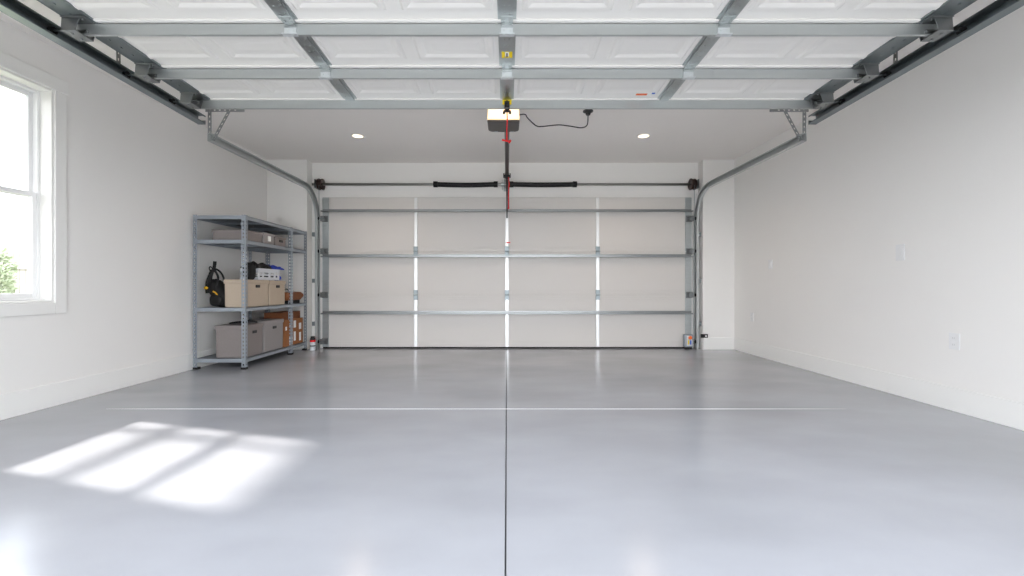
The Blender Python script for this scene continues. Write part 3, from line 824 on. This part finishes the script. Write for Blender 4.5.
lb(lambda b: b.tube(catmull([(-3.47, 5.10, zz+0.2), (-3.455, 5.09, zz+0.29), (-3.43, 5.10, zz+0.38), (-3.40, 5.10, zz+0.36), (-3.37, 5.09, zz+0.3), (-3.39, 5.09, zz+0.2)]), 0.012, 8), 'strap', M['bag'], bp, smooth=True)
lb(lambda b: b.tube(catmull([(-3.50, 5.10, zz+0.15), (-3.495, 5.09, zz+0.25), (-3.46, 5.09, zz+0.34), (-3.44, 5.10, zz+0.385)]), 0.019, 8), 'strap', M['bag'], bp, smooth=True)
lb(lambda b: b.tube(catmull([(-3.44, 5.11, zz+0.37), (-3.425, 5.11, zz+0.43), (-3.42, 5.11, zz+0.475)]), 0.018, 8), 'grab_handle', M['bag'], bp, smooth=True)
lb(lambda b: b.tube(catmull([(-3.45, 5.11, zz+0.40), (-3.475, 5.11, zz+0.42), (-3.485, 5.11, zz+0.40), (-3.47, 5.11, zz+0.375), (-3.45, 5.11, zz+0.38)]), 0.006, 8), 'buckle_loop', M['bag'], bp, smooth=True)
lb(lambda b: b.tube(catmull([(-3.52, 5.085, zz+0.20), (-3.50, 5.077, zz+0.205), (-3.485, 5.077, zz+0.195)]), 0.013, 8), 'accent', M['bag_yellow'], bp, smooth=True)
lb(lambda b: b.tube(catmull([(-3.42, 5.078, zz+0.165), (-3.395, 5.075, zz+0.155), (-3.37, 5.076, zz+0.13), (-3.355, 5.08, zz+0.11)]), 0.007, 8), 'accent', M['bag_yellow'], bp, smooth=True)
lb(lambda b: b.ellipsoid((-3.39, 5.085, zz+0.075), 0.07, 0.03, 0.06, 0.7, 16, 10), 'pocket', M['bag'], bp, smooth=True)

bp.scale = (1.0, 1.0, 1.13); bp.location.x += 0.035; bp.location.y -= 0.01
# ---- bottle on the floor beside the left track
bt = empty('bottle', (-2.80, 6.50, 0), 'small white bottle with red band and black cap on the floor beside the shelving', 'bottle')
def lathe(b, prof, seg=20):
    rings = [[b.bm.verts.new((r*math.cos(2*PI*i/seg), r*math.sin(2*PI*i/seg), z)) for i in range(seg)] for r, z in prof]
    for a, c in zip(rings, rings[1:]):
        for i in range(seg):
            j = (i+1) % seg; b.bm.faces.new((a[i], a[j], c[j], c[i]))
    b.bm.faces.new(rings[0][::-1]); b.bm.faces.new(rings[-1])
bx_, by_ = -2.87, 6.50
bt.location = (bx_, by_, 0)
b = MB(); lathe(b, [(0.034, 0), (0.038, 0.004), (0.038, 0.03), (0.036, 0.034), (0.036, 0.05), (0.038, 0.054), (0.038, 0.12), (0.037, 0.124)]); b.build('body', M['plastic_white'], bt)
b = MB(); lathe(b, [(0.0395, 0.125), (0.0395, 0.155)]); b.build('band', M['red'], bt)
b = MB(); lathe(b, [(0.037, 0.155), (0.037, 0.175), (0.03, 0.185), (0.03, 0.205), (0.02, 0.208)]); b.build('cap', M['black'], bt)
b = MB(); lathe(b, [(0.0385, 0.06), (0.0388, 0.061), (0.0388, 0.075), (0.0385, 0.076)]); b.build('label', M['hole'], bt)

# ------------------------------------------------------------------ outside
b = MB(); b.box(-4.2, 4.2, -14, 0.3, -0.14, -0.02)
struct(b.build('driveway', M['drive']), 'concrete driveway outside')
b = MB(); b.box(-40, 40, -14, 40, -0.3, -0.15); b.box(-40, -4.2, -40, 0, -0.3, -0.15); b.box(4.2, 40, -40, 0, -0.3, -0.15); b.box(-40, 40, -40, -14, -0.3, -0.15)
struct(b.build('lawn', M['grass']), 'lawn around the garage')
b = MB(); b.prism([(-4.72, 2.92), (4.52, 2.92), (4.52, 3.06), (-0.1, 4.4), (-4.72, 3.06)], 'y', YF-0.7, YB+0.7)  # unseen roof; window-side overhang is sized to cut off the sun patch
struct(b.build('roof', M['roof']), 'shingled roof, unseen, with an eave sized to trim the sun patch')
# added timber frame out of view, shaped to cast bars across the sun patch
pg = bpy.data.objects.new('added_shadow_frame', None); C.objects.link(pg); pg.location = (-5.0, 2.6, -0.15); struct(pg, 'unseen timber frame added outside to cast bars on the sun patch')
def pbox(name, *a):
    b = MB(); b.box(*a); rebase(b, pg.location); b.build(name, M['timber'], pg, bevel=0.004)
pbox('post', -5.03, -4.97, 3.60, 3.66, -0.15, 3.3)
pbox('post', -5.03, -4.97, 1.5, 1.56, -0.15, 3.3)
pbox('crossbar', -5.03, -4.97, 1.4, 3.9, 2.28, 2.36)
pbox('beam', -5.04, -4.96, 1.3, 4.1, 3.3, 3.42)

def bush(x, y, h, rad, seed, label):
    rnd = random.Random(seed)
    r = empty('garden_shrub', (x, y, -0.15), label, 'shrub')
    b = MB(); b.cyl((0, 0, 0), (0, 0, h*0.5), 0.06, 10, 0.035)
    for k in range(7):
        a = rnd.uniform(0, 6.28); e = rnd.uniform(0.4, 0.8)
        b.cyl((0, 0, h*0.25+0.05*k), (rad*e*math.cos(a), rad*e*math.sin(a), h*rnd.uniform(0.55, 0.9)), 0.022, 6, 0.008)
    b.build('trunk', M['bark'], r)
    b = MB()
    for k in range(2600):
        while True:
            p = Vector((rnd.uniform(-1, 1), rnd.uniform(-1, 1), rnd.uniform(-1, 1)))
            if 0.35 < p.length < 1: break
        p = Vector((p.x*rad, p.y*rad, h*0.58 + p.z*h*0.42))
        q = Vector((rnd.uniform(-1, 1), rnd.uniform(-1, 1), rnd.uniform(-1, 1))).normalized()
        s = q.orthogonal().normalized(); t2 = q.cross(s); L = rnd.uniform(0.04, 0.075)
        vs = [b.bm.verts.new(p + s*L), b.bm.verts.new(p + t2*L*0.45), b.bm.verts.new(p - s*L), b.bm.verts.new(p - t2*L*0.45)]
        b.bm.faces.new(vs)
    b.build('foliage', M['leaf'], r)
bush(-12.1, 10.25, 2.2, 0.47, 3, 'leafy green shrub seen through the lower window pane')
fn = empty('garden_fence', (-13.0, 11.6, -0.15), 'pale board fence seen through the window behind the shrub', 'fence')
b = MB()
y = 10.0
while y < 12.55:
    b.box(-13.03, -13.0, y, y+0.13, -0.15, 1.85); y += 0.145
rebase(b, fn.location); b.build('boards', M['fence'], fn)
b = MB(); b.box(-12.995, -12.95, 10.0, 12.5, 0.2, 0.3); b.box(-12.995, -12.95, 10.0, 12.5, 1.4, 1.5); rebase(b, fn.location); b.build('rail', M['fence'], fn)

# ------------------------------------------------------------------ light
sun = bpy.data.lights.new('sun', 'SUN'); so_ = bpy.data.objects.new('sun', sun); C.objects.link(so_)
sun.energy = 5.5; sun.angle = math.radians(2.3); sun.color = (1.0, 0.96, 0.90)
d = Vector((1.0, -0.29, -0.80*1.041)).normalized()
so_.rotation_euler = d.to_track_quat('-Z', 'Y').to_euler(); so_.location = (-10, 6, 9)

for x in (-1.88, 1.72):
    L = bpy.data.lights.new('downlight_bulb', 'SPOT'); L.energy = 20; L.color = (1.0, 0.78, 0.58); L.spot_size = 2.6; L.spot_blend = 1.0; L.shadow_soft_size = 0.1
    o = bpy.data.objects.new('downlight_bulb', L); C.objects.link(o); o.location = (x, 5.54, ZC-0.02)
L = bpy.data.lights.new('opener_bulb', 'POINT'); L.energy = 1.2; L.color = (1.0, 0.72, 0.48); L.shadow_soft_size = 0.05
o = bpy.data.objects.new('opener_bulb', L); C.objects.link(o); o.location = (-0.035, 4.20, 2.77)

w = bpy.data.worlds.new('World'); bpy.context.scene.world = w; w.use_nodes = True
nt = w.node_tree; bg = nt.nodes['Background']
tc = nt.nodes.new('ShaderNodeTexCoord'); sx = nt.nodes.new('ShaderNodeSeparateXYZ'); rp = nt.nodes.new('ShaderNodeValToRGB')
nt.links.new(tc.outputs['Generated'], sx.inputs[0]); nt.links.new(sx.outputs['Z'], rp.inputs['Fac'])
rp.color_ramp.elements[0].position = 0.0; rp.color_ramp.elements[0].color = (0.95, 0.97, 1.0, 1)
rp.color_ramp.elements[1].position = 0.7; rp.color_ramp.elements[1].color = (0.84, 0.91, 1.0, 1)
nt.links.new(rp.outputs['Color'], bg.inputs['Color']); bg.inputs['Strength'].default_value = 3.0

# ------------------------------------------------------------------ camera
cam = bpy.data.cameras.new('camera'); co = bpy.data.objects.new('camera', cam); C.objects.link(co)
cam.sensor_width = 36.0; cam.sensor_fit = 'HORIZONTAL'; cam.lens = 440.0/1024.0*36.0
cam.shift_x = 5/1024.0; cam.shift_y = -2/1024.0
cam.clip_start = 0.05; cam.clip_end = 200
co.location = (0, 0, 0.95); co.rotation_euler = (PI/2, 0, 0)
sc = bpy.context.scene; sc.camera = co
sc.view_settings.view_transform = 'Standard'; sc.view_settings.look = 'None'
sc.view_settings.gamma = 1.0; sc.view_settings.use_curve_mapping = False
sc.view_settings.exposure = 0.98
